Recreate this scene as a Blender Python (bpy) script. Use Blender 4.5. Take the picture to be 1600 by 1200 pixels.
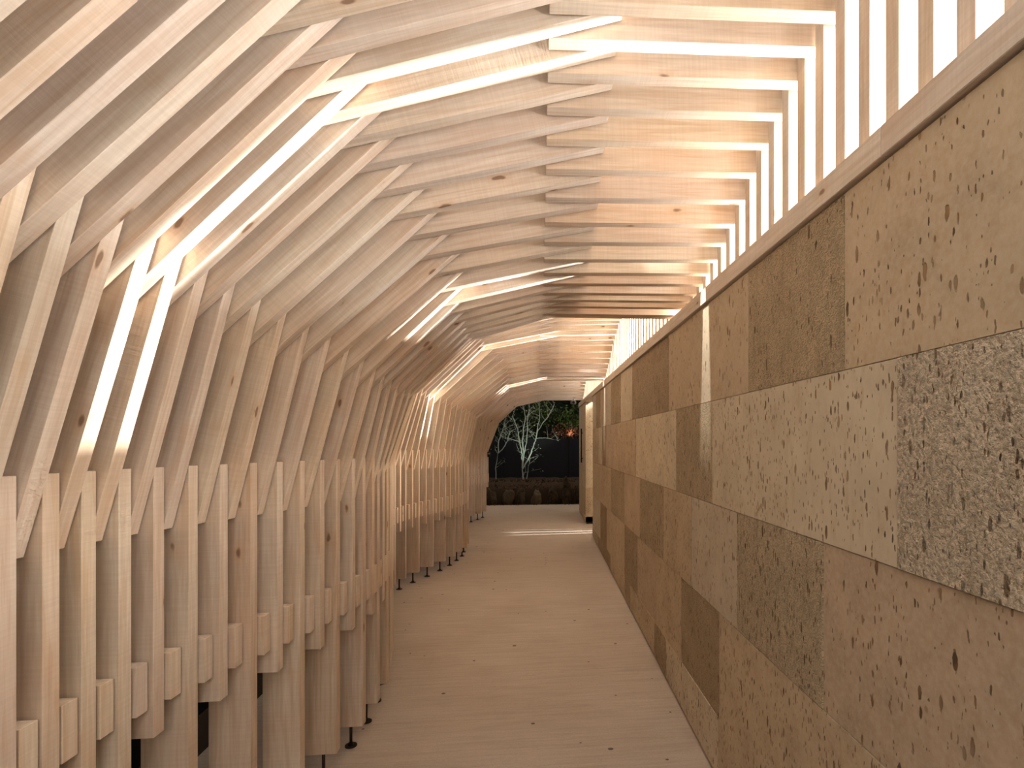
import bpy, bmesh, math, random
from mathutils import Vector, Matrix, noise
random.seed(11)
for o in list(bpy.data.objects): bpy.data.objects.remove(o)
scn = bpy.context.scene
COL = scn.collection
# ------------------------------------------------------------------ camera
H = 1.63                       # reference eye level above the floor at y = 0
YAW = math.atan(.117)
cam_d = bpy.data.cameras.new('camera'); cam = bpy.data.objects.new('camera', cam_d); COL.objects.link(cam)
cam.location = (0, 0, H); cam.rotation_euler = (math.pi/2, 0, -YAW)
cam_d.sensor_width = 36; cam_d.sensor_fit = 'HORIZONTAL'
cam_d.lens = 36*894/1600
cam_d.shift_x = -142.6/1600; cam_d.shift_y = 90.8/1600
cam_d.clip_start = .02; cam_d.clip_end = 200
scn.camera = cam
# ------------------------------------------------------------------ world (night) and exposure
w = bpy.data.worlds.new('night_sky'); scn.world = w; w.use_nodes = True
w.node_tree.nodes['Background'].inputs[0].default_value = (.98, .92, .86, 1)
w.node_tree.nodes['Background'].inputs[1].default_value = .38
scn.view_settings.view_transform = 'Standard'; scn.view_settings.look = 'None'
scn.view_settings.gamma = 1; scn.view_settings.use_curve_mapping = False
scn.view_settings.exposure = -0.12
WARM = (1.0, .87, .75); COOL = (.95, .97, 1.0)
def lamp(kind, name, loc, target, energy, color=(1, 1, 1), **kw):
    d = bpy.data.lights.new(name, kind); d.energy = energy; d.color = color
    for k, v in kw.items(): setattr(d, k, v)
    o = bpy.data.objects.new(name, d); COL.objects.link(o); o.location = loc
    v = Vector(target) - Vector(loc)
    o.rotation_euler = v.to_track_quat('-Z', 'Y').to_euler()
    return o
def Zk(k): return .125*(k + 14.1)
# light strip lying behind the beam along the whole wall, shining up through the clerestory
for y0, y1, pw in ((0.2, 3.1, 60), (3.1, 6.0, 72), (6.0, 8.7, 56), (8.7, 11.3, 60)):
    o = lamp('AREA', 'clerestory_light', (1.22, (y0+y1)/2, H+.84), (.6, (y0+y1)/2, H+1.45), pw*(y1-y0), COOL,
             shape='RECTANGLE', size=y1-y0, size_y=.05)
    # long axis along y
    z = (Vector((1.22, 0, .84)) - Vector((.6, 0, 1.45))).normalized(); x = Vector((0, 1, 0)); yv = z.cross(x)
    o.rotation_euler = Matrix((x, yv, z)).transposed().to_euler()
# unseen fill lamps added above the joists to brighten the floor between them
for y0, y1, pw in ((-.8, 3.2, 16), (3.2, 6.2, 34), (6.2, 9.0, 26), (9.0, 11.2, 6)):
    o = lamp('AREA', 'roof_fill', (.25, (y0+y1)/2, H+2.1), (.25, (y0+y1)/2, H), pw*(y1-y0), COOL if y0 < 1 else (1, .88, .74), shape='RECTANGLE', size=1.3, size_y=y1-y0)
    o.rotation_euler = (0, 0, 0)
# added fill lamps, higher on the outer side, brightening the posts through the clerestory
for y0, y1, pw in ((0.3, 3.2, 66), (3.6, 6.6, 150), (8.2, 10.2, 10)):
    o = lamp('AREA', 'yard_side_fill', (1.75, (y0+y1)/2, H+1.42), (-.9, (y0+y1)/2, H-.6), pw*(y1-y0), (1, .92, .84) if y0 < 1 else (1, .84, .66), shape='RECTANGLE', size=y1-y0, size_y=.3)
    z = Vector((2.65, 0, 2.02)).normalized(); x = Vector((0, 1, 0)); yv = z.cross(x)
    o.rotation_euler = Matrix((x, yv, z)).transposed().to_euler()
# soft fill lamp added out of view behind the camera
lamp('AREA', 'entrance_fill', (-.1, -1.6, H+.7), (-.1, 4, H-.9), 34, WARM, shape='RECTANGLE', size=1.7, size_y=1.5)
# unseen area lamps added as fill at the garden end and side opening
lamp('AREA', 'garden_end_fill', (-.3, 14.2, H+2.3), (-.3, 8, H-.9), 40, (1, .72, .48), shape='RECTANGLE', size=2.2, size_y=.8)
lamp('AREA', 'side_opening_fill', (3.2, 9.2, H+.7), (-1.2, 7.6, H-.3), 12, (1, .76, .54), shape='RECTANGLE', size=1.2, size_y=1.2)
lamp('SPOT', 'yard_spot', (4.2, 9.35, H+1.5), (.42, 9.30, H-1.45), 2200, (.95, .98, 1), spot_size=math.radians(13), spot_blend=.5, shadow_soft_size=.02)
lamp('SPOT', 'tree_uplight', (.15, 13.35, H-.75), (-.15, 14.3, H+.6), 60, (.80, 1, .86), spot_size=math.radians(85), spot_blend=.6, shadow_soft_size=.05)
lamp('SPOT', 'shrub_uplight', (.9, 15.32, H+.15), (1.0, 16.0, H+.8), 9, (1, .92, .72), spot_size=math.radians(70), spot_blend=.7, shadow_soft_size=.05)
lamp('SPOT', 'fence_downlight', (1.7, 14.7, H+.7), (1.2, 15.2, H-.1), 14, (.45, .60, 1), spot_size=math.radians(110), spot_blend=.9, shadow_soft_size=.1)
# narrow spots standing outside the clerestory, each throwing a sheet of light across the vault
def spots(k, up, angs, e, x=1.35, col=(1, .97, .94)):
    for a in angs:
        r = math.radians(a)
        lamp('SPOT', 'vault_spot', (x, Zk(k), H+up), (x-math.cos(r), Zk(k), H+up+math.sin(r)), e*3, col,
             spot_size=math.radians(9.5), spot_blend=.45, shadow_soft_size=.012)
spots(.215, 1.15, (-20, -14, -8, -2, 4, 9), 520, x=1.8)
spots(9.215, .91, (-12, -6, 0, 4), 620, x=1.55)
spots(37.215, 1.12, (-20, -14, -8, -2, 4), 700, x=1.8)
spots(46.215, .84, (-6, 1), 700)
spots(50.215, 1.06, (-20, -14, -8, -2), 700, x=1.8)
for yk, uu in ((8.72, .45), (43.72, .45)):
    lamp('SPOT', 'wall_wash_spot', (.38, Zk(yk), H+1.42), (.86, Zk(yk), H+uu+.05), 120, (.92, .97, 1), spot_size=math.radians(24), spot_blend=.7, shadow_soft_size=.015)
# ------------------------------------------------------------------ helpers
def link(name, bm, mats, parent=None):
    me = bpy.data.meshes.new(name); bm.to_mesh(me); bm.free()
    for m in (mats if isinstance(mats, (list, tuple)) else [mats]): me.materials.append(m)
    o = bpy.data.objects.new(name, me); COL.objects.link(o)
    if parent: o.parent = parent
    return o
def tag(o, label=None, cat=None, group=None, kind=None):
    for k, v in (('label', label), ('category', cat), ('group', group), ('kind', kind)):
        if v: o[k] = v
    return o
def empty(name, loc):
    o = bpy.data.objects.new(name, None); COL.objects.link(o); o.location = loc; o.empty_display_size = .1
    return o
def box(bm, x0, x1, y0, y1, z0, z1, mi=0):
    vs = [bm.verts.new((x, y, z)) for z in (z0, z1) for (x, y) in ((x0, y0), (x1, y0), (x1, y1), (x0, y1))]
    fs = []
    for q in ((3, 2, 1, 0), (4, 5, 6, 7), (0, 1, 5, 4), (1, 2, 6, 5), (2, 3, 7, 6), (3, 0, 4, 7)):
        f = bm.faces.new([vs[i] for i in q]); f.material_index = mi; fs.append(f)
    return fs
def cyl(bm, c, r, h, n=16, axis='z', mi=0):
    m = Matrix.Translation(c)
    if axis == 'x': m = m @ Matrix.Rotation(math.pi/2, 4, 'Y')
    if axis == 'y': m = m @ Matrix.Rotation(math.pi/2, 4, 'X')
    r_ = bmesh.ops.create_cone(bm, cap_ends=True, segments=n, radius1=r, radius2=r, depth=h, matrix=m)
    for v in r_['verts']:
        for f in v.link_faces: f.material_index = mi
def smooth(o):
    for p in o.data.polygons: p.use_smooth = True
    return o
# ------------------------------------------------------------------ materials
class NT:
    def __init__(s, name):
        s.m = bpy.data.materials.new(name); s.m.use_nodes = True; s.t = s.m.node_tree
        s.b = s.t.nodes['Principled BSDF']; s.b.inputs['Specular IOR Level'].default_value = .2
    def n(s, typ, **kw):
        nd = s.t.nodes.new(typ)
        ins = kw.pop('ins', {})
        for k, v in kw.items(): setattr(nd, k, v)
        for k, v in ins.items():
            if hasattr(v, 'default_value') or isinstance(v, bpy.types.NodeSocket): s.t.links.new(v, nd.inputs[k])
            else: nd.inputs[k].default_value = v
        return nd
    def l(s, a, b): s.t.links.new(a, b)
    def mapping(s, vec, scale=(1, 1, 1), loc=(0, 0, 0), rot=(0, 0, 0)):
        return s.n('ShaderNodeMapping', ins={'Vector': vec, 'Scale': scale, 'Location': loc, 'Rotation': rot}).outputs[0]
    def noise(s, vec, scale, detail=3, rough=.5, dist=0):
        return s.n('ShaderNodeTexNoise', ins={'Vector': vec, 'Scale': scale, 'Detail': detail, 'Roughness': rough, 'Distortion': dist}).outputs[0]
    def ramp(s, fac, a, b, lo=(0, 0, 0, 1), hi=(1, 1, 1, 1)):
        r = s.n('ShaderNodeValToRGB', ins={'Fac': fac}); e = r.color_ramp.elements
        e[0].position = a; e[1].position = b; e[0].color = lo; e[1].color = hi
        return r.outputs[0]
    def mix(s, fac, a, b, mode='MIX'):
        r = s.n('ShaderNodeMix', data_type='RGBA', blend_type=mode)
        for sock, v in ((r.inputs[0], fac), (r.inputs[6], a), (r.inputs[7], b)):
            if isinstance(v, bpy.types.NodeSocket): s.l(v, sock)
            else: sock.default_value = v
        return r.outputs[2]
    def math(s, op, a, b=0.0, c=None):
        r = s.n('ShaderNodeMath', operation=op)
        for sock, v in zip(r.inputs, (a, b, c)):
            if v is None: continue
            if isinstance(v, bpy.types.NodeSocket): s.l(v, sock)
            else: sock.default_value = v
        return r.outputs[0]
    def bump(s, h, strength=.3, dist=.01, normal=None):
        r = s.n('ShaderNodeBump', ins={'Height': h, 'Strength': strength, 'Distance': dist})
        if normal is not None: s.l(normal, r.inputs['Normal'])
        return r.outputs[0]
    def out(s, col, rough, nrm=None):
        for v, k in ((col, 'Base Color'), (rough, 'Roughness'), (nrm, 'Normal')):
            if v is None: continue
            if isinstance(v, bpy.types.NodeSocket): s.l(v, s.b.inputs[k])
            else: s.b.inputs[k].default_value = v
        return s.m
def flat(name, col, rough=.6, metal=0):
    t = NT(name); t.b.inputs['Metallic'].default_value = metal
    n = t.noise(t.n('ShaderNodeTexCoord').outputs['Object'], 30, 4)
    c = t.mix(n, (*[v*.85 for v in col], 1), (*[min(1, v*1.15) for v in col], 1))
    return t.out(c, rough, t.bump(n, .1, .002))
def wood(name):
    t = NT(name)
    tc = t.n('ShaderNodeTexCoord').outputs['Object']; rnd = t.n('ShaderNodeObjectInfo').outputs['Random']
    off = t.n('ShaderNodeCombineXYZ', ins={'X': t.math('MULTIPLY', rnd, 37.0), 'Y': t.math('MULTIPLY', rnd, 91.0), 'Z': t.math('MULTIPLY', rnd, 53.0)}).outputs[0]
    v = t.n('ShaderNodeVectorMath', operation='ADD', ins={0: tc, 1: off}).outputs[0]
    grain = t.noise(t.mapping(v, (1.2, 22, 22)), 3.0, 5, .6, .3)
    rings = t.noise(t.mapping(v, (.5, 9, 9)), 6.0, 2, .5, .6)
    blot = t.noise(v, 3.2, 3, .5)
    saw = t.noise(t.mapping(v, (130, 3, 3)), 1.0, 2, .6, .15)      # band saw marks run across the board
    saw2 = t.noise(t.mapping(v, (60, 12, 12)), 1.0, 3, .7, .3)
    base = t.mix(t.ramp(grain, .3, .7), (.56, .445, .33, 1), (.71, .60, .475, 1))
    base = t.mix(t.math('MULTIPLY', t.ramp(rings, .5, .62), .35), base, (.50, .315, .18, 1))
    base = t.mix(t.math('MULTIPLY', t.ramp(blot, .45, .75), .35), base, (.60, .39, .25, 1))
    tint = t.n('ShaderNodeHueSaturation', ins={'Hue': t.math('MULTIPLY_ADD', t.math('FRACT', t.math('MULTIPLY', rnd, 7.3)), .012, .494),
         'Saturation': t.math('MULTIPLY_ADD', t.math('FRACT', t.math('MULTIPLY', rnd, 13.7)), .24, .84),
         'Value': t.math('MULTIPLY_ADD', t.math('FRACT', t.math('MULTIPLY', rnd, 29.1)), .16, .94), 'Color': base}).outputs[0]
    sawc = t.mix(t.math('MULTIPLY', t.ramp(saw, .38, .62), .13), tint, (.40, .28, .18, 1))
    # knots: stretched cells, only a few of them hold one
    kv = t.mapping(v, (4.6, 12, 12))
    kd = t.n('ShaderNodeVectorMath', operation='ADD', ins={0: kv, 1: t.n('ShaderNodeVectorMath', operation='SCALE', ins={0: t.n('ShaderNodeTexNoise', ins={'Vector': v, 'Scale': 14.0}).outputs[1], 'Scale': .22}).outputs[0]}).outputs[0]
    vo = t.n('ShaderNodeTexVoronoi', ins={'Vector': kd, 'Scale': 1.0})
    pick = t.math('GREATER_THAN', t.n('ShaderNodeSeparateColor', ins={0: vo.outputs['Color']}).outputs[0], .64)
    knot = t.math('MULTIPLY', t.ramp(vo.outputs['Distance'], .085, .13, (1, 1, 1, 1), (0, 0, 0, 1)), pick)
    halo = t.math('MULTIPLY', t.ramp(vo.outputs['Distance'], .08, .3, (1, 1, 1, 1), (0, 0, 0, 1)), pick)
    c = t.mix(t.math('MULTIPLY', halo, .35), sawc, (.52, .29, .13, 1))
    c = t.mix(t.math('MULTIPLY', knot, .75), c, (.16, .075, .04, 1))
    h = t.math('ADD', t.math('MULTIPLY', saw, .7), t.math('MULTIPLY', saw2, .8))
    return t.out(c, .75, t.bump(h, .25, .0014))
def stone(name, kind):
    t = NT(name)
    tc = t.n('ShaderNodeTexCoord').outputs['Object']
    tint = t.n('ShaderNodeHueSaturation', ins={'Saturation': .92, 'Value': .97, 'Color': t.n('ShaderNodeAttribute', attribute_name='tint').outputs['Color']}).outputs[0]
    pv = t.mapping(tc, (1, 1.15, .40))
    warp = t.n('ShaderNodeVectorMath', operation='ADD', ins={0: pv, 1: t.n('ShaderNodeVectorMath', operation='SCALE', ins={0: t.n('ShaderNodeTexNoise', ins={'Vector': tc, 'Scale': 40.0, 'Detail': 3.0}).outputs[1], 'Scale': .012}).outputs[0]}).outputs[0]
    n1 = t.noise(tc, 5, 5, .6); n2 = t.noise(tc, 60, 5, .65); n3 = t.noise(pv, 26, 4, .6)
    c = t.mix(t.ramp(n1, .3, .7), (.82, .78, .74, 1), (1.08, 1.06, 1.02, 1))
    c = t.mix(1.0, tint, c, 'MULTIPLY')
    c = t.mix(t.math('MULTIPLY', t.ramp(n3, .52, .7), .5), c, (.42, .29, .165, 1))
    c = t.mix(t.math('MULTIPLY', t.ramp(n2, .35, .72), .38), c, (.62, .53, .40, 1))
    pits = None
    for sc, th, pk in ((10, .27, .86), (19, .33, .74), (38, .36, .62), (90, .42, .45)):
        vo = t.n('ShaderNodeTexVoronoi', ins={'Vector': warp, 'Scale': float(sc)})
        sep = t.n('ShaderNodeSeparateColor', ins={0: vo.outputs['Color']})
        rad = t.math('MULTIPLY', sep.outputs[1], th)
        inside = t.math('MULTIPLY', t.math('SUBTRACT', rad, vo.outputs['Distance']), 14.0)
        inside = t.n('ShaderNodeClamp', ins={0: inside}).outputs[0]
        m = t.math('MULTIPLY', inside, t.math('GREATER_THAN', sep.outputs[0], pk))
        pits = m if pits is None else t.math('MAXIMUM', pits, m)
    cl = t.noise(tc, 7, 2)
    pc = t.mix(t.ramp(t.noise(tc, 19, 1), .35, .65), (.075, .04, .02, 1), (.27, .155, .07, 1))
    c = t.mix(t.math('MULTIPLY', pits, t.ramp(cl, .3, .6, (.55, .55, .55, 1), (.95, .95, .95, 1))), c, pc)
    hp = t.math('MULTIPLY', pits, -1.0)
    if kind == 'smooth':
        b = t.bump(n2, .25, .003); b = t.bump(hp, .6, .006, b)
    elif kind == 'tooled':
        wv = t.n('ShaderNodeTexWave', wave_type='BANDS', bands_direction='DIAGONAL', ins={'Vector': t.mapping(tc, (0, 1, 1.25)), 'Scale': 16.0, 'Distortion': 14.0, 'Detail': 4.0, 'Detail Scale': 3.0}).outputs[0]
        c = t.mix(t.math('MULTIPLY', t.ramp(wv, .2, .8, (1, 1, 1, 1), (0, 0, 0, 1)), .30), c, (.24, .155, .07, 1))
        h = t.math('ADD', wv, t.math('MULTIPLY', n2, .8))
        b = t.bump(h, 1.0, .012); b = t.bump(hp, .6, .006, b)
    else:
        n4 = t.noise(tc, 30, 5, .75); n5 = t.noise(tc, 85, 3, .7)
        c = t.mix(t.math('MULTIPLY', t.ramp(n5, .45, .56), .42), c, (.27, .20, .12, 1))
        c = t.mix(t.math('MULTIPLY', t.ramp(n4, .5, .68), .35), c, (.66, .58, .45, 1))
        h = t.math('ADD', n4, t.math('MULTIPLY', n5, 1.2))
        b = t.bump(h, 1.0, .03); b = t.bump(hp, .7, .008, b)
    return t.out(c, .9, b)
def concrete():
    t = NT('brushed_concrete'); tc = t.n('ShaderNodeTexCoord').outputs['Object']
    st = t.noise(t.mapping(tc, (2.2, 46, 1)), 1, 5, .65, .4); bl = t.noise(tc, 1.6, 5, .6); f = t.noise(tc, 90, 4, .7)
    st2 = t.noise(t.mapping(tc, (.8, 9, 1)), 1, 4, .6, .3)
    c = t.mix(t.ramp(bl, .3, .7), (.47, .385, .30, 1), (.56, .47, .375, 1))
    c = t.mix(t.math('MULTIPLY', t.ramp(st, .38, .66), .34), c, (.30, .215, .155, 1))
    c = t.mix(t.math('MULTIPLY', t.ramp(st2, .45, .7), .3), c, (.52, .43, .35, 1))
    c = t.mix(t.math('MULTIPLY', t.ramp(f, .4, .7), .22), c, (.27, .20, .15, 1))
    vo = t.n('ShaderNodeTexVoronoi', ins={'Vector': t.mapping(tc, (1, 1.25, 1)), 'Scale': 7.5})
    sep = t.n('ShaderNodeSeparateColor', ins={0: vo.outputs['Color']})
    m = t.math('MULTIPLY', t.math('LESS_THAN', vo.outputs['Distance'], t.math('MULTIPLY_ADD', sep.outputs[1], .06, .05)), t.math('GREATER_THAN', sep.outputs[0], .5))
    c = t.mix(t.math('MULTIPLY', m, .85), c, (.07, .055, .045, 1))
    vo2 = t.n('ShaderNodeTexVoronoi', ins={'Vector': tc, 'Scale': 3.1})
    s2 = t.n('ShaderNodeSeparateColor', ins={0: vo2.outputs['Color']})
    m2 = t.math('MULTIPLY', t.ramp(t.math('ADD', vo2.outputs['Distance'], t.math('MULTIPLY', f, .06)), .05, .10, (1, 1, 1, 1), (0, 0, 0, 1)), t.math('GREATER_THAN', s2.outputs[0], .86))
    c = t.mix(t.math('MULTIPLY', m2, .45), c, (.62, .55, .48, 1))
    return t.out(c, .85, t.bump(t.math('ADD', st, f), .35, .003))
M_wood = wood('sawn_spruce')
M_stone = [stone('smooth_tuff', 'smooth'), stone('tooled_tuff', 'tooled'), stone('split_tuff', 'rough')]
M_mortar = flat('pale_mortar', (.36, .30, .22), .95)
M_conc = concrete()
M_steel = flat('brown_steel', (.05, .035, .028), .45, .8)
M_black = flat('black_fence_paint', (.007, .007, .009), .55)
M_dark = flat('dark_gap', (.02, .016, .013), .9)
M_grey = flat('grey_plastic', (.20, .20, .21), .5)
M_soil = flat('dark_soil', (.045, .028, .015), .95)

FLS = -.0254
def floor_z(y): return H - 1.69 + .0254*y
def leg_z(y): return H - 1.5765 + .0254*y
# ------------------------------------------------------------------ vault profile, key values by rib number
KEY = [ # k, xA, J2x, J2u, J3x, J3u, U_E at x=.89, tilt
 (-8, -1.25, -1.10, .47, -.56, 1.02, 1.27, .05), (-4, -1.275, -1.11, .487, -.575, 1.04, 1.31, .055),
 (-1, -1.268, -1.09, .487, -.575, 1.030, 1.302, .050), (0, -1.266, -1.09, .483, -.578, 1.022, 1.28, .047), (1, -1.253, -1.09, .480, -.568, 1.010, 1.249, .042),
 (2, -1.233, -1.075, .471, -.547, 1.0, 1.208, .040), (3, -1.197, -1.05, .451, -.528, .962, 1.162, .040), (4, -1.16, -1.017, .427, -.505, .925, 1.106, .036),
 (5, -1.112, -.975, .407, -.473, .888, 1.047, .036), (6, -1.066, -.933, .392, -.44, .85, .99, .034), (7, -1.026, -.89, .368, -.417, .803, .947, .034),
 (8, -.986, -.857, .34, -.405, .765, .907, .033), (9, -.957, -.825, .322, -.420, .722, .876, .03), (10, -.923, -.806, .313, -.428, .69, .855, .028),
 (11, -.907, -.797, .305, -.427, .672, .834, .022), (12, -.895, -.79, .295, -.42, .66, .824, .018), (13, -.90, -.778, .288, -.424, .65, .815, .015),
 (14, -.903, -.772, .288, -.42, .643, .795, .012), (15, -.912, -.765, .296, -.418, .642, .81, .012), (16, -.925, -.77, .31, -.42, .655, .85, .015),
 (20, -1.03, -.88, .39, -.46, .80, 1.02, .03), (25, -1.26, -1.05, .47, -.55, .98, 1.22, .045), (30, -1.38, -1.16, .52, -.60, 1.08, 1.32, .05),
 (33, -1.40, -1.19, .53, -.60, 1.09, 1.32, .05), (35, -1.35, -1.17, .51, -.59, 1.075, 1.285, .045), (37, -1.265, -1.14, .478, -.575, 1.045, 1.215, .04),
 (39, -1.16, -1.05, .457, -.47, .975, 1.14, .036), (41, -1.06, -.96, .425, -.39, .885, 1.02, .03), (43, -.985, -.875, .39, -.37, .81, .925, .02),
 (45, -.935, -.82, .347, -.375, .74, .855, .015), (47, -.90, -.79, .325, -.38, .70, .835, .012), (49, -.91, -.80, .33, -.38, .70, .86, .015), (53, -1.02, -.90, .39, -.43, .83, 1.02, .03), (58, -1.2, -1.03, .46, -.5, .98, 1.2, .04), (62, -1.30, -1.10, .49, -.54, 1.05, 1.28, .045), (65, -1.27, -1.09, .48, -.53, 1.02, 1.24, .04),
 (68, -1.14, -1.0, .45, -.46, .93, 1.10, .035), (70, -1.04, -.92, .42, -.40, .86, 1.0, .03), (72, -.96, -.82, .38, -.37, .77, .90, .02), (74, -.905, -.73, .34, -.36, .69, .81, .012), (76, -.89, -.7, .33, -.35, .67, .79, .01)]
def prof(k):
    for a, b in zip(KEY, KEY[1:]):
        if a[0] <= k <= b[0]:
            f = (k-a[0])/(b[0]-a[0]); return [a[i]+(b[i]-a[i])*f for i in range(1, 8)]
    return list(KEY[0][1:])
def D_line(k):      # underside of the rafter: starts at J3, slope from measured tips
    p = prof(k); x3, u3, ue, q = p[3], p[4], p[5], p[6]
    x4 = .10; u4 = ue - q*(.89-x4)
    return x3, u3, x4, u4
T = .43*.125; DEP = .145
def board(name, p0, p1, ext0, ext1, y0, parent, dep=DEP, cut0=0.0, cut1=0.0, loc0=(0, 0)):
    """inner edge p0 -> p1 in (x, up); the board's body lies to the LEFT of that direction; ext = run past the ends"""
    a = Vector(p0); b = Vector(p1); d = (b-a).normalized(); L = (b-a).length
    bm = bmesh.new()
    xs = ((-ext0, 0), (L+ext1, 0), (L+ext1+cut1, dep), (-ext0+cut0, dep))
    j = .0016
    f = [bm.verts.new((x, 0, z)) for x, z in xs]; g = [bm.verts.new((x, T, z)) for x, z in xs]
    bm.faces.new(f); bm.faces.new(g[::-1])
    for i in range(4): bm.faces.new((f[(i+1) % 4], f[i], g[i], g[(i+1) % 4]))
    bmesh.ops.recalc_face_normals(bm, faces=bm.faces)
    bmesh.ops.bevel(bm, geom=bm.edges[:], offset=.001, segments=1, affect='EDGES')
    o = link(name, bm, M_wood, parent)
    o.location = (a.x - loc0[0], y0, H + a.y - loc0[1]); o.rotation_euler = (0, -math.atan2(d.y, d.x), 0)
    return o
BT = .785              # top of the beam above eye level
BX = .86
def ordinal(n):
    w_ = ['zeroth', 'first', 'second', 'third', 'fourth', 'fifth', 'sixth', 'seventh', 'eighth', 'ninth', 'tenth', 'eleventh', 'twelfth', 'thirteenth', 'fourteenth', 'fifteenth', 'sixteenth', 'seventeenth', 'eighteenth', 'nineteenth']
    tens = {20: 'twentieth', 30: 'thirtieth', 40: 'fortieth'}; tw = {20: 'twenty', 30: 'thirty', 40: 'forty'}
    if n < 20: return w_[n]
    if n % 10 == 0: return tens[n]
    return tw[n//10*10] + '-' + w_[n % 10]
def rib(k):
    y = Zk(k); y2 = Zk(k+.5)
    long_ = (k % 2 != 0)
    p = prof(k); p2 = prof(k+.5)
    yy = y + T/2
    zf = floor_z(yy)
    base = (p[0], y, zf)
    r = empty('timber_rib', base)
    lo = (base[0], zf)
    def bd(name, a, b, e0, e1, yb, **kw):
        return board(name, a, b, e0, e1, yb - base[1], r, loc0=lo, **kw)
    # lower post
    Db = (leg_z(yy) - H) if long_ else -(.985 - .012*yy)
    bd('long_post' if long_ else 'short_post', (p[0], Db), (p[0], -.083), 0, 0, y, dep=.154)
    # block between the posts
    zb = -(.889 - .012*y2)
    bd('spacer_block', (p2[0]-.002, zb), (p2[0]-.002, zb+.157), 0, 0, y2, dep=.13)
    # leaning strut: inner edge through the post line just above its top, to J2
    xk = p2[0] + .022; uk = -.083
    dx, du = p2[1]-xk, p2[2]-uk; L = math.hypot(dx, du); ux, uu = dx/L, du/L
    e0 = (.295-.083)/uu
    tanb = ux/uu
    bd('leaning_strut', (xk, uk), (p2[1], p2[2]), e0, .12, y2, cut0=DEP*tanb)
    # upper brace J2 -> J3 (same layer as the posts)
    dx, du = p[3]-p[1], p[4]-p[2]
    bd('upper_brace', (p[1], p[2]), (p[3], p[4]), .17, .13, y, cut0=DEP*dx/du*.9)
    # rafter J3 -> J4
    x3, u3, x4, u4 = D_line(k+.5)
    bd('rafter', (x3, u3), (x4, u4), .12, .17, y2, cut0=.04)
    # ceiling joist
    ue, q = p[5], p[6]
    bd('ceiling_joist', (.038, ue - q*(.89-.038)), (.89, ue), 0, .075, y)
    # clerestory stud standing on the beam
    ue2 = p2[5]
    if ue2 - BT > .02:
        bd('clerestory_stud', (.893, ue2+.11), (.893, BT), 0, 0, y2, dep=.1)
    if long_:
        bm = bmesh.new(); zt = leg_z(yy)
        cyl(bm, (-.068, T/2, (zt-zf)/2+.004), .0075, zt-zf-.006, 12)
        rod = link('foot_rod', bm, M_steel, r)
        bm = bmesh.new(); cyl(bm, (-.068, T/2, .004), .030, .007, 24)
        cyl(bm, (-.068, T/2, .013), .014, .012, 6)
        link('foot_plate', bm, M_steel, rod)
        smooth(rod)
    # label
    ft = 'steel-footed long post' if long_ else 'short hanging post'
    bay, n = ('near', k+8) if k <= 14 else ('middle', k-14) if k <= 46 else ('far', k-46)
    lab = f'pale timber rib with {ft}, {ordinal(n)} from the front in {bay} bay'
    if k == 0: lab = 'pale timber rib lit white along its upper brace, nearest lit one at left'
    if k == 9: lab = 'timber rib with brightly lit rafter and brace half way along the near bay'
    if k == 74: lab = 'last timber rib framing the dark garden at the far end'
    tag(r, lab, 'rib', 'timber ribs of the vaulted passage')
    return r
for k in range(-7, 75): rib(k)
# ------------------------------------------------------------------ floor and ground
bm = bmesh.new()
y0, y1 = -1.5, 12.6
v = [bm.verts.new((x, y, floor_z(y)-dz)) for dz in (0, .15) for (x, y) in ((-1.72, y0), (2.6, y0), (2.6, y1), (-1.72, y1))]
for q in ((0, 1, 2, 3), (7, 6, 5, 4), (4, 5, 1, 0), (5, 6, 2, 1), (6, 7, 3, 2), (7, 4, 0, 3)): bm.faces.new([v[i] for i in q])
tag(link('floor', bm, M_conc), 'beige brushed concrete floor with small dark pebbles', 'floor', kind='structure')
bm = bmesh.new()
zg = floor_z(12.6)-.20
v = [bm.verts.new(q) for q in ((-14, -3, -.5), (14, -3, -.5), (14, 12.55, zg-.05), (14, 30, zg), (-14, 30, zg), (-14, 12.55, zg-.05))]
bm.faces.new(v)
tag(link('ground', bm, M_soil), 'dark soil ground around the passage', 'ground', kind='structure')
bm = bmesh.new(); box(bm, -2.42, -2.32, -2.0, 12.3, -.6, H+1.9)  # black sheet added to darken the gaps and block light from the left
tag(link('left_blackout', bm, M_black), 'added black screen outside, keeping the gaps between the posts dark', 'wall', kind='structure')
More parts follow.
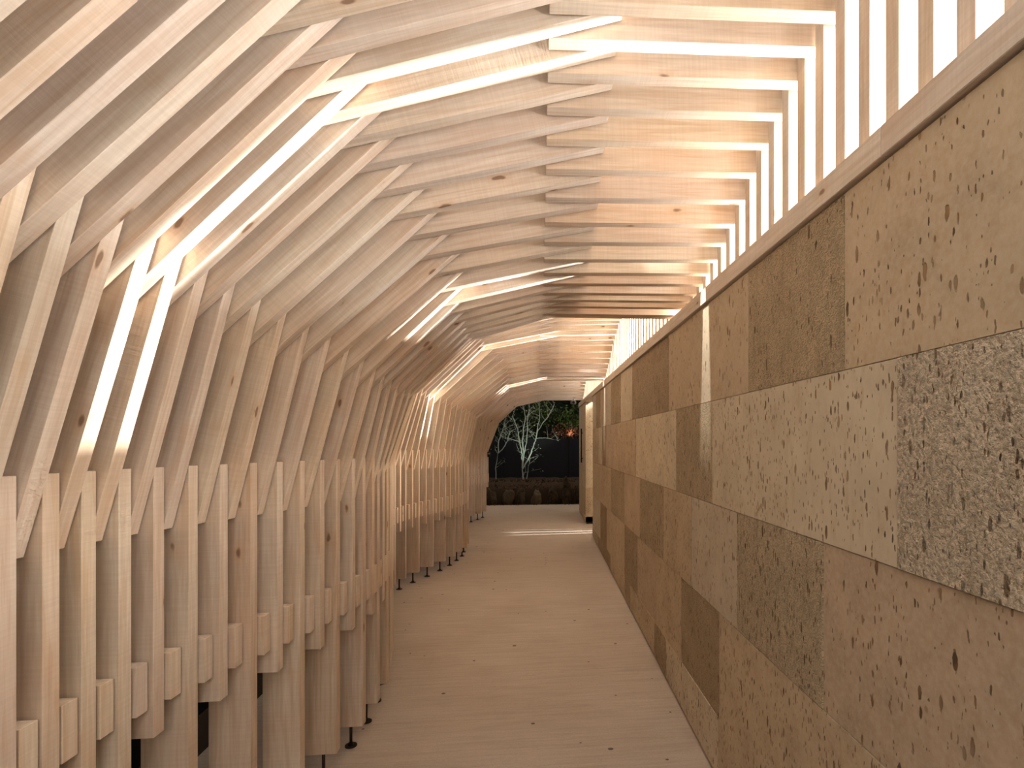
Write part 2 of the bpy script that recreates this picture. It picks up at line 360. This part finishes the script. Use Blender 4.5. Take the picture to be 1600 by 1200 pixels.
# ------------------------------------------------------------------ stone walls
PAL = (.60, .51, .36); TAN = (.50, .38, .235); BRN = (.50, .365, .225); OCH = (.80, .60, .345); PNK = (.46, .34, .225); GRY = (.53, .45, .33)
def stone_wall(name, y0, y1, courses, label, thick=.34):
    bm = bmesh.new(); lay = bm.loops.layers.float_color.new('tint')
    rs = random.Random(5)
    mort = box(bm, BX+.012, BX+thick, y0+.004, y1-.004, floor_z(y0)+.02, H+.695, 3)
    for (u0, u1, blocks) in courses:
        for (a, b, mi, tint) in blocks:
            a = max(a, y0); b = min(b, y1)
            if b-a < .02: continue
            pr = rs.uniform(-.0025, .0025) + (-.004 if mi == 2 else 0)
            g = .0016
            zb = [H+u0+g]*2 if u0 > -1.28 else [floor_z(a)+.028, floor_z(b)+.028]
            x0 = BX+pr; x1 = BX+thick-.004
            P = [(x0, a+g, zb[0]), (x0, b-g, zb[1]), (x1, b-g, zb[1]), (x1, a+g, zb[0])]
            Q = [(x, y, H+u1-g) for (x, y, z) in P]
            vs = [bm.verts.new(p_) for p_ in P+Q]
            for q in ((0, 1, 2, 3), (7, 6, 5, 4), (0, 4, 5, 1), (1, 5, 6, 2), (2, 6, 7, 3), (3, 7, 4, 0)):
                f = bm.faces.new([vs[i] for i in q]); f.material_index = mi
                j = 1
                for lp in f.loops: lp[lay] = (*tint, 1)
    bmesh.ops.recalc_face_normals(bm, faces=bm.faces)
    o = link(name, bm, M_stone + [M_mortar])
    return tag(o, label, 'wall', kind='structure')
U0, U1, U2, U3, U4 = .700, .2025, -.303, -.808, -1.312
def Y(x, X=.86): c2 = math.cos(YAW)**2; return 894*X/c2/(x-838) - .117*X
def run(joints, types):
    ys = [Y(j) if j > 100 else j for j in joints]; return [(ys[i], ys[i+1], *types[i]) for i in range(len(types))]
far = 8.76
C1 = run([-1.2, -.6, 1319, 1169, 1044.5, 987.5, 969.5, 955, 947, 938, 931, far], [(1, OCH), (0, TAN), (1, OCH), (0, TAN), (1, (.66, .47, .27)), (0, PAL), (1, OCH), (0, GRY), (0, TAN), (1, (.72, .55, .34)), (0, PAL)])
C2 = run([-1.2, .0, 1404, 1113, 1056.5, 993.5, 959, 947, 941, 935, far], [(0, TAN), (2, (.97, .79, .56)), (0, PAL), (1, OCH), (0, (.63, .53, .36)), (0, BRN), (0, PNK), (1, (.66, .47, .27)), (0, PAL), (0, TAN)])
C3 = run([-1.2, .27, 1286, 1152, 1080.5, 1037, 1000, 975, 955, 940, far], [(1, OCH), (0, PNK), (1, (.84, .66, .41)), (0, GRY), (0, TAN), (1, OCH), (0, BRN), (1, OCH), (0, TAN), (0, TAN)])
C4 = run([-1.2, 1.25, 1124, 1064, 1025, 996, 976, 962, 948, 938, far], [(1, OCH), (0, TAN), (1, (.68, .48, .26)), (0, TAN), (0, PNK), (1, (.66, .47, .27)), (0, TAN), (0, TAN), (1, (.60, .41, .22)), (0, PAL)])
C5 = run([-1.2, 1.9, 1122, 1041, 1023, 985, 954, 935, far], [(0, TAN), (0, TAN), (0, PAL), (1, (.66, .47, .27)), (0, TAN), (0, TAN), (1, (.66, .47, .27)), (0, PNK)])
stone_wall('wall_right', -1.2, far, [(U1, U0, C1), (U2, U1, C2), (U3, U2, C3), (U4, U3, C4), (-9, U4, C5)], 'tuff stone wall of large tan and ochre blocks at right')
g1, g2 = 10.02, 11.55
def sm(ts, ys): return [(ys[i], ys[i+1], *ts[i]) for i in range(len(ts))]
stone_wall('wall_right', g1, g2, [(U1, U0, sm([(0, PAL), (0, GRY)], [g1, g1+.7, g2])), (U2, U1, sm([(0, PAL)], [g1, g2])), (U3, U2, sm([(0, PAL), (0, TAN)], [g1, g1+.7, g2])),
    (U4, U3, sm([(0, TAN)], [g1, g2])), (-9, U4, sm([(0, TAN)], [g1, g2]))], 'second tuff stone wall beyond the side opening', .7)
# dark strip under the stone, the gap's shade put into its colour
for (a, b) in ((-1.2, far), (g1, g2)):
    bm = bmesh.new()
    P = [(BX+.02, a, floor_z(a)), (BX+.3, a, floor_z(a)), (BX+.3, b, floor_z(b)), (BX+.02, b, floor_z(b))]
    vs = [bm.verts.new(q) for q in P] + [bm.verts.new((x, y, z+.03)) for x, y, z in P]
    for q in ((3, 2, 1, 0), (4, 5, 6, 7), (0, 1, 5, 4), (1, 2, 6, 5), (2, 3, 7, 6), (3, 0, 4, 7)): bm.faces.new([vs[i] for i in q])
    tag(link('base_gap_right', bm, M_dark), 'recessed strip coloured dark as the shaded gap under the stone wall', 'base_gap', kind='structure')
# beam on top of the wall, in lengths butted together
cuts = [-.9, Y(1376.5, .85), 3.9, 6.2, far]
for a, b, lab in ((cuts[0], cuts[1], 'long timber sill beam on the wall, nearest length at upper right'), (cuts[1], cuts[2], 'long timber sill beam on the wall, second length with knots'),
               (cuts[2], cuts[3], 'timber sill beam length above the middle of the stone wall'), (cuts[3], cuts[4], 'timber sill beam length at the far end of the first stone wall'), (cuts[4], g2, 'timber sill beam over the side opening and second wall')):
    bm = bmesh.new(); L = b-a-.0015
    box(bm, 0, L, -.13, 0, 0, BT-.708)
    bmesh.ops.bevel(bm, geom=bm.edges[:], offset=.002, segments=1, affect='EDGES')
    o = link('sill_beam', bm, M_wood); o.location = (.848, a, H+.708); o.rotation_euler = (0, 0, math.pi/2)
    tag(o, lab, 'beam', 'sill beams along the wall')

# ------------------------------------------------------------------ fittings
bm = bmesh.new(); box(bm, -.03, .03, -.03, .03, -.05, .05); bmesh.ops.bevel(bm, geom=bm.edges[:], offset=.006, segments=2, affect='EDGES')
sp = empty('wall_speaker', (prof(74)[0]+.02, Zk(74)-.035, H-.23)); link('casing', bm, M_black, sp)
bm = bmesh.new(); cyl(bm, (0, -.032, .015), .018, .006, 20, 'y'); link('lens_cover', bm, M_grey, sp)
tag(sp, 'small black box fixed to the last rib at left', 'sensor')
cc = empty('security_camera', (.70, Zk(74)-.13, H+.755))
bm = bmesh.new(); box(bm, -.055, .055, -.05, .05, -.035, .035); bmesh.ops.bevel(bm, geom=bm.edges[:], offset=.012, segments=3, affect='EDGES'); link('camera_body', bm, M_grey, cc)
bm = bmesh.new(); cyl(bm, (0, -.054, 0), .024, .012, 24, 'y'); link('camera_lens', bm, M_black, cc)
bm = bmesh.new(); cyl(bm, (0, .02, .045), .010, .05, 12); link('camera_bracket', bm, M_grey, cc)
tag(cc, 'small grey security camera under the last ceiling joist', 'camera')
ph = empty('door_pull', (BX-.03, 10.60, H-.05))
for nm, z0, z1, r in (('pull_bar', -.33, .30, .011),):
    bm = bmesh.new(); cyl(bm, (0, 0, (z0+z1)/2), r, z1-z0, 14); smooth(link(nm, bm, M_black, ph))
for z in (-.25, .22):
    bm = bmesh.new(); cyl(bm, (.017, 0, z), .007, .034, 12, 'x'); link('pull_mount', bm, M_black, ph)
tag(ph, 'slim black vertical pull bar on the second stone wall', 'handle')
# unseen slatted screen added beyond the side opening to cut light into stripes
sc = empty('slatted_light_gate', (2.1, 9.4, floor_z(9.4)))
yy = -1.6; gaps = [(-.19, -.155), (-.085, -.04), (.03, .042)]
edges = [-1.6] + [v for g in gaps for v in g] + [1.6]
for a, b in zip(edges[::2], edges[1::2]):
    n = max(1, round((b-a)/.2))
    for i in range(n):
        bm = bmesh.new(); box(bm, -.012, .012, a+(b-a)*i/n, a+(b-a)*(i+1)/n, 0, 2.6); link('screen_board', bm, M_wood, sc)
tag(sc, 'unseen board screen added outside the side opening to stripe the light', 'screen')
# ------------------------------------------------------------------ garden beyond the end
def bark():
    t = NT('pale_bark'); tc = t.n('ShaderNodeTexCoord').outputs['Object']
    n = t.noise(t.mapping(tc, (1, 1, .3)), 40, 4)
    return t.out(t.mix(n, (.22, .24, .20, 1), (.50, .52, .44, 1)), .85, t.bump(n, .4, .004))
def leafm(name, a, b):
    t = NT(name); g = t.n('ShaderNodeNewGeometry').outputs['Random Per Island']
    return t.out(t.mix(g, (*a, 1), (*b, 1)), .6)
def rockm():
    t = NT('garden_rock'); tc = t.n('ShaderNodeTexCoord').outputs['Object']; r = t.n('ShaderNodeObjectInfo').outputs['Random']
    n = t.noise(tc, 8, 6, .65)
    c = t.mix(t.ramp(n, .35, .7), (.018, .012, .007, 1), (.09, .06, .03, 1))
    c = t.mix(t.math('MULTIPLY', t.ramp(r, .7, .9), .5), c, (.20, .15, .09, 1))
    return t.out(c, .9, t.bump(n, .8, .03))
M_bark = bark(); M_rock = rockm()
M_leafg = leafm('green_leaves', (.008, .022, .006), (.16, .22, .05)); M_leafo = leafm('maple_leaves', (.20, .05, .02), (.48, .17, .08))
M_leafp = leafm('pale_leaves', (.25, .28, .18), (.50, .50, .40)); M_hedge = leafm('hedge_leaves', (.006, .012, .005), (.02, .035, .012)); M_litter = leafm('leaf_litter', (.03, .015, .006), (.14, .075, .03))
def invp(px, py, Z):
    c = math.cos(YAW); a = (px-838)*c*c/894; X = a*Z/(1-a*.117); return Vector((X, Z, H+(690.8-py)*c*(Z+.117*X)/894))
def tube(bm, pts, r0, r1, n=8):
    rings = []
    for i, p in enumerate(pts):
        d = (pts[min(i+1, len(pts)-1)] - pts[max(i-1, 0)]).normalized()
        a = d.orthogonal().normalized(); b = d.cross(a)
        r = r0 + (r1-r0)*i/(len(pts)-1)
        rings.append([bm.verts.new(p + (a*math.cos(t)+b*math.sin(t))*r) for t in [2*math.pi*j/n for j in range(n)]])
    for A, B in zip(rings, rings[1:]):
        # align ring start to avoid twist
        k = min(range(n), key=lambda q: (A[0].co-B[q].co).length); B = B[k:]+B[:k]
        for j in range(n):
            try: bm.faces.new((A[j], A[(j+1) % n], B[(j+1) % n], B[j]))
            except ValueError: pass
        rings[rings.index(next(r for r in rings if r[0] in B or r[0] is B[0] or B[0] in r))] = B
def leaf(bm, p, s, rs):
    d = Vector((rs.gauss(0, 1), rs.gauss(0, 1), rs.gauss(0, .7))).normalized(); e = d.orthogonal().normalized()
    e.rotate(Matrix.Rotation(rs.uniform(0, 6.28), 3, d)); f = d.cross(e)
    v = [bm.verts.new(p + q) for q in (e*-s, f*s*.42 + d*s*.12, e*s, f*-s*.42 + d*s*.12)]
    bm.faces.new(v)
def make_tree(stems, Z, label, seed, nl=260):
    rs = random.Random(seed); bt = bmesh.new(); bl = bmesh.new()
    base = invp(*stems[0][1][0], Z)
    ends = []
    def path(px, r0, r1, dy):
        P = [invp(x, y, Z) for x, y in px]; Q = []
        for i, (a, b) in enumerate(zip(P, P[1:])):
            for j in range(4):
                q = a.lerp(b, j/4); q += Vector((rs.gauss(0, .006), dy*(i+j/4)/len(P), rs.gauss(0, .006))); Q.append(q - base)
        Q.append(P[-1] + Vector((0, dy, 0)) - base)
        tube(bt, Q, r0, r1); return Q
    for (r, px) in stems:
        Q = path(px, r, r*.35, rs.uniform(-.35, .35) if r < .02 else 0)
        for i in range(4, len(Q)):
            if rs.random() < .75:
                q = Q[i]; L = rs.uniform(.18, .50); d = Vector((rs.uniform(-1, 1), rs.uniform(-.6, .6), rs.uniform(.1, 1))).normalized()
                T_ = [q]
                for s_ in range(4):
                    d = (d + Vector((rs.gauss(0, .25), rs.gauss(0, .25), rs.gauss(.08, .2)))).normalized(); T_.append(T_[-1] + d*L/4)
                tube(bt, T_, .005, .0018, 5); ends.append(T_[2]); ends.append(T_[-1])
    for _ in range(nl):
        e = rs.choice(ends); leaf(bl, e + Vector((rs.gauss(0, .04), rs.gauss(0, .04), rs.gauss(0, .04))), rs.uniform(.010, .024), rs)
    r = empty('garden_tree', base)
    smooth(link('trunk', bt, M_bark, r)); link('leaves', bl, M_leafp, r)
    tag(r, label, 'tree', 'slender trees in the garden bed'); return r
make_tree([(.030, [(819, 764), (817, 745), (816, 731)]), (.020, [(816, 731), (815.5, 710), (812.5, 695), (808, 669.5), (800.5, 650)]),
           (.021, [(816, 731), (818, 713), (816, 687.5), (818, 669.5), (821, 651.5), (817, 632)]), (.013, [(817, 715), (823, 692), (824.5, 656), (828, 630)]),
           (.020, [(816.5, 733), (827.5, 713), (835, 693.5), (841, 672.5), (856, 651.5), (866, 632)]), (.012, [(838, 682), (842.5, 657.5), (842.5, 628)]),
           (.010, [(812.5, 690.5), (797.5, 686), (787, 684.5)]), (.008, [(838, 684.5), (856, 684.5), (872.5, 689)]), (.012, [(821.5, 764), (824.5, 734), (829, 716)])],
          14.2, 'tall pale multi-stemmed tree lit from below in the garden bed', 3)
make_tree([(.016, [(775, 764), (775, 731), (778.7, 708.5)]), (.012, [(778.7, 708.5), (778, 692), (782.5, 680), (787, 665), (790, 650)]), (.011, [(778.7, 708.5), (790, 696.5), (796, 680), (799, 668)])],
          14.6, 'smaller slender tree at the left edge of the garden opening', 8, 90)
def clump(name, c, rad, n, s, mat, label, cat, seed):
    rs = random.Random(seed); bm = bmesh.new(); bt = bmesh.new(); c = Vector(c)
    blobs = [(Vector((rs.gauss(0, rad[0]*.45), rs.gauss(0, rad[1]*.45), rs.gauss(0, rad[2]*.45))), rs.uniform(.10, .22)) for _ in range(18)]
    for _ in range(n):
        b, r = rs.choice(blobs); leaf(bm, b + Vector((rs.gauss(0, r), rs.gauss(0, r*min(1, rad[1]*3.4)), rs.gauss(0, r*.7))), rs.uniform(.6, 1.2)*s, rs)
    zb = floor_z(12.6)-.2 - c.z
    for b, r in blobs[:6]: tube(bt, [Vector((b.x*.2, b.y*.2, zb)), Vector((b.x*.5, b.y*.5, zb*.4)), b], .02, .006, 6)
    o = empty(name, c); link('leaves', bm, mat, o); link('stem', bt, M_soil, o)
    tag(o, label, cat); return o
clump('garden_shrub', invp(893, 654, 16.0), (.30, .14, .26), 420, .05, M_leafg, 'bright green broad-leaved shrub at the upper right of the garden', 'shrub', 4)
clump('garden_shrub', invp(845, 652, 16.9), (.45, .12, .28), 600, .04, M_leafg, 'green leafy shrub above the fence behind the tall tree', 'shrub', 5)
clump('maple_tree', invp(888, 676, 15.42), (.30, .02, .05), 420, .026, M_leafo, 'maple with orange red leaves over the dark fence', 'tree', 6)
# hedge mass
rs = random.Random(9); bm = bmesh.new()
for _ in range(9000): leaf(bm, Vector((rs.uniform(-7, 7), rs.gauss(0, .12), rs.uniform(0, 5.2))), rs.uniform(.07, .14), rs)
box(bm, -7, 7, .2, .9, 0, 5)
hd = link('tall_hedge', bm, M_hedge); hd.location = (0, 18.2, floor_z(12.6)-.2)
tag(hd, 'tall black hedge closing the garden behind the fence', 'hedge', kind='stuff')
# fence
fn = empty('garden_fence', (0, 15.2, floor_z(12.6)-.2))
for i in range(14):
    bm = bmesh.new(); box(bm, -6.3+.9*i+.004, -5.4+.9*i-.004, -.015, .015, .02, 1.66); link('fence_panel', bm, M_black, fn)
for i in range(8):
    bm = bmesh.new(); box(bm, -6.33+1.8*i, -6.27+1.8*i, -.06, -.016, 0, 1.72); link('fence_post', bm, M_black, fn)
tag(fn, 'plain black fence behind the garden trees', 'fence')
# raised bed and its rocks
bm = bmesh.new()
NX, NY = 50, 26
G = [[bm.verts.new((-4+8*i/NX, 12.9+2.2*j/NY, floor_z(12.6) + (.24+.20*min(1, j/4)) + .05*noise.noise(Vector((i*.6, j*.6, 0))) - (.5 if j == 0 else 0))) for j in range(NY+1)] for i in range(NX+1)]
for i in range(NX):
    for j in range(NY): bm.faces.new((G[i][j], G[i+1][j], G[i+1][j+1], G[i][j+1]))
tag(smooth(link('garden_bed', bm, M_soil)), 'raised dark soil bed at the end of the passage', 'garden bed', kind='structure')
rs = random.Random(21); bm = bmesh.new()
for _ in range(3000):
    x = rs.uniform(-2.6, 2.2); y = rs.uniform(12.97, 13.6); leaf(bm, Vector((x, y, floor_z(12.6)+.26+.19*min(1, (y-12.9)/.5)+rs.uniform(-.03, .05))), rs.uniform(.015, .035), rs)
for _ in range(260):
    x = rs.uniform(-1.6, 1.6); leaf(bm, Vector((x, rs.uniform(12.45, 12.62), floor_z(12.6)+.015)), rs.uniform(.012, .025), rs)
tag(link('leaf_litter', bm, M_litter), 'brown fallen leaves on the garden bed and at its foot', 'leaves', kind='stuff')
def rock(x, y, z, r, seed, label):
    bm = bmesh.new(); bmesh.ops.create_icosphere(bm, subdivisions=4, radius=1)
    for v in bm.verts:
        n = noise.noise(v.co*1.1 + Vector((seed*7.1, 0, 0))) *.42 + noise.noise(v.co*3 + Vector((seed*3.3, 5, 0)))*.14
        v.co *= 1+n; v.co.x *= r[0]; v.co.y *= r[1]; v.co.z *= r[2]
    zmin = min(v.co.z for v in bm.verts)
    o = smooth(link('garden_rock', bm, M_rock)); o.location = (x, y, z-zmin-.01)
    tag(o, label, 'rock', 'rocks edging the garden bed')
rs = random.Random(31); xs = [-1.75, -1.38, -.98, -.62, -.33, 0.0, .36, .66, .98, 1.32]
for i, x in enumerate(xs):
    rock(x, 12.83 + rs.uniform(-.03, .05), floor_z(12.6)-.2, (.115+rs.uniform(-.012, .008), .12, .30 + rs.uniform(-.06, .05)), i+1, f'dark brown rock edging the garden bed, {ordinal(i+1)} from the left')
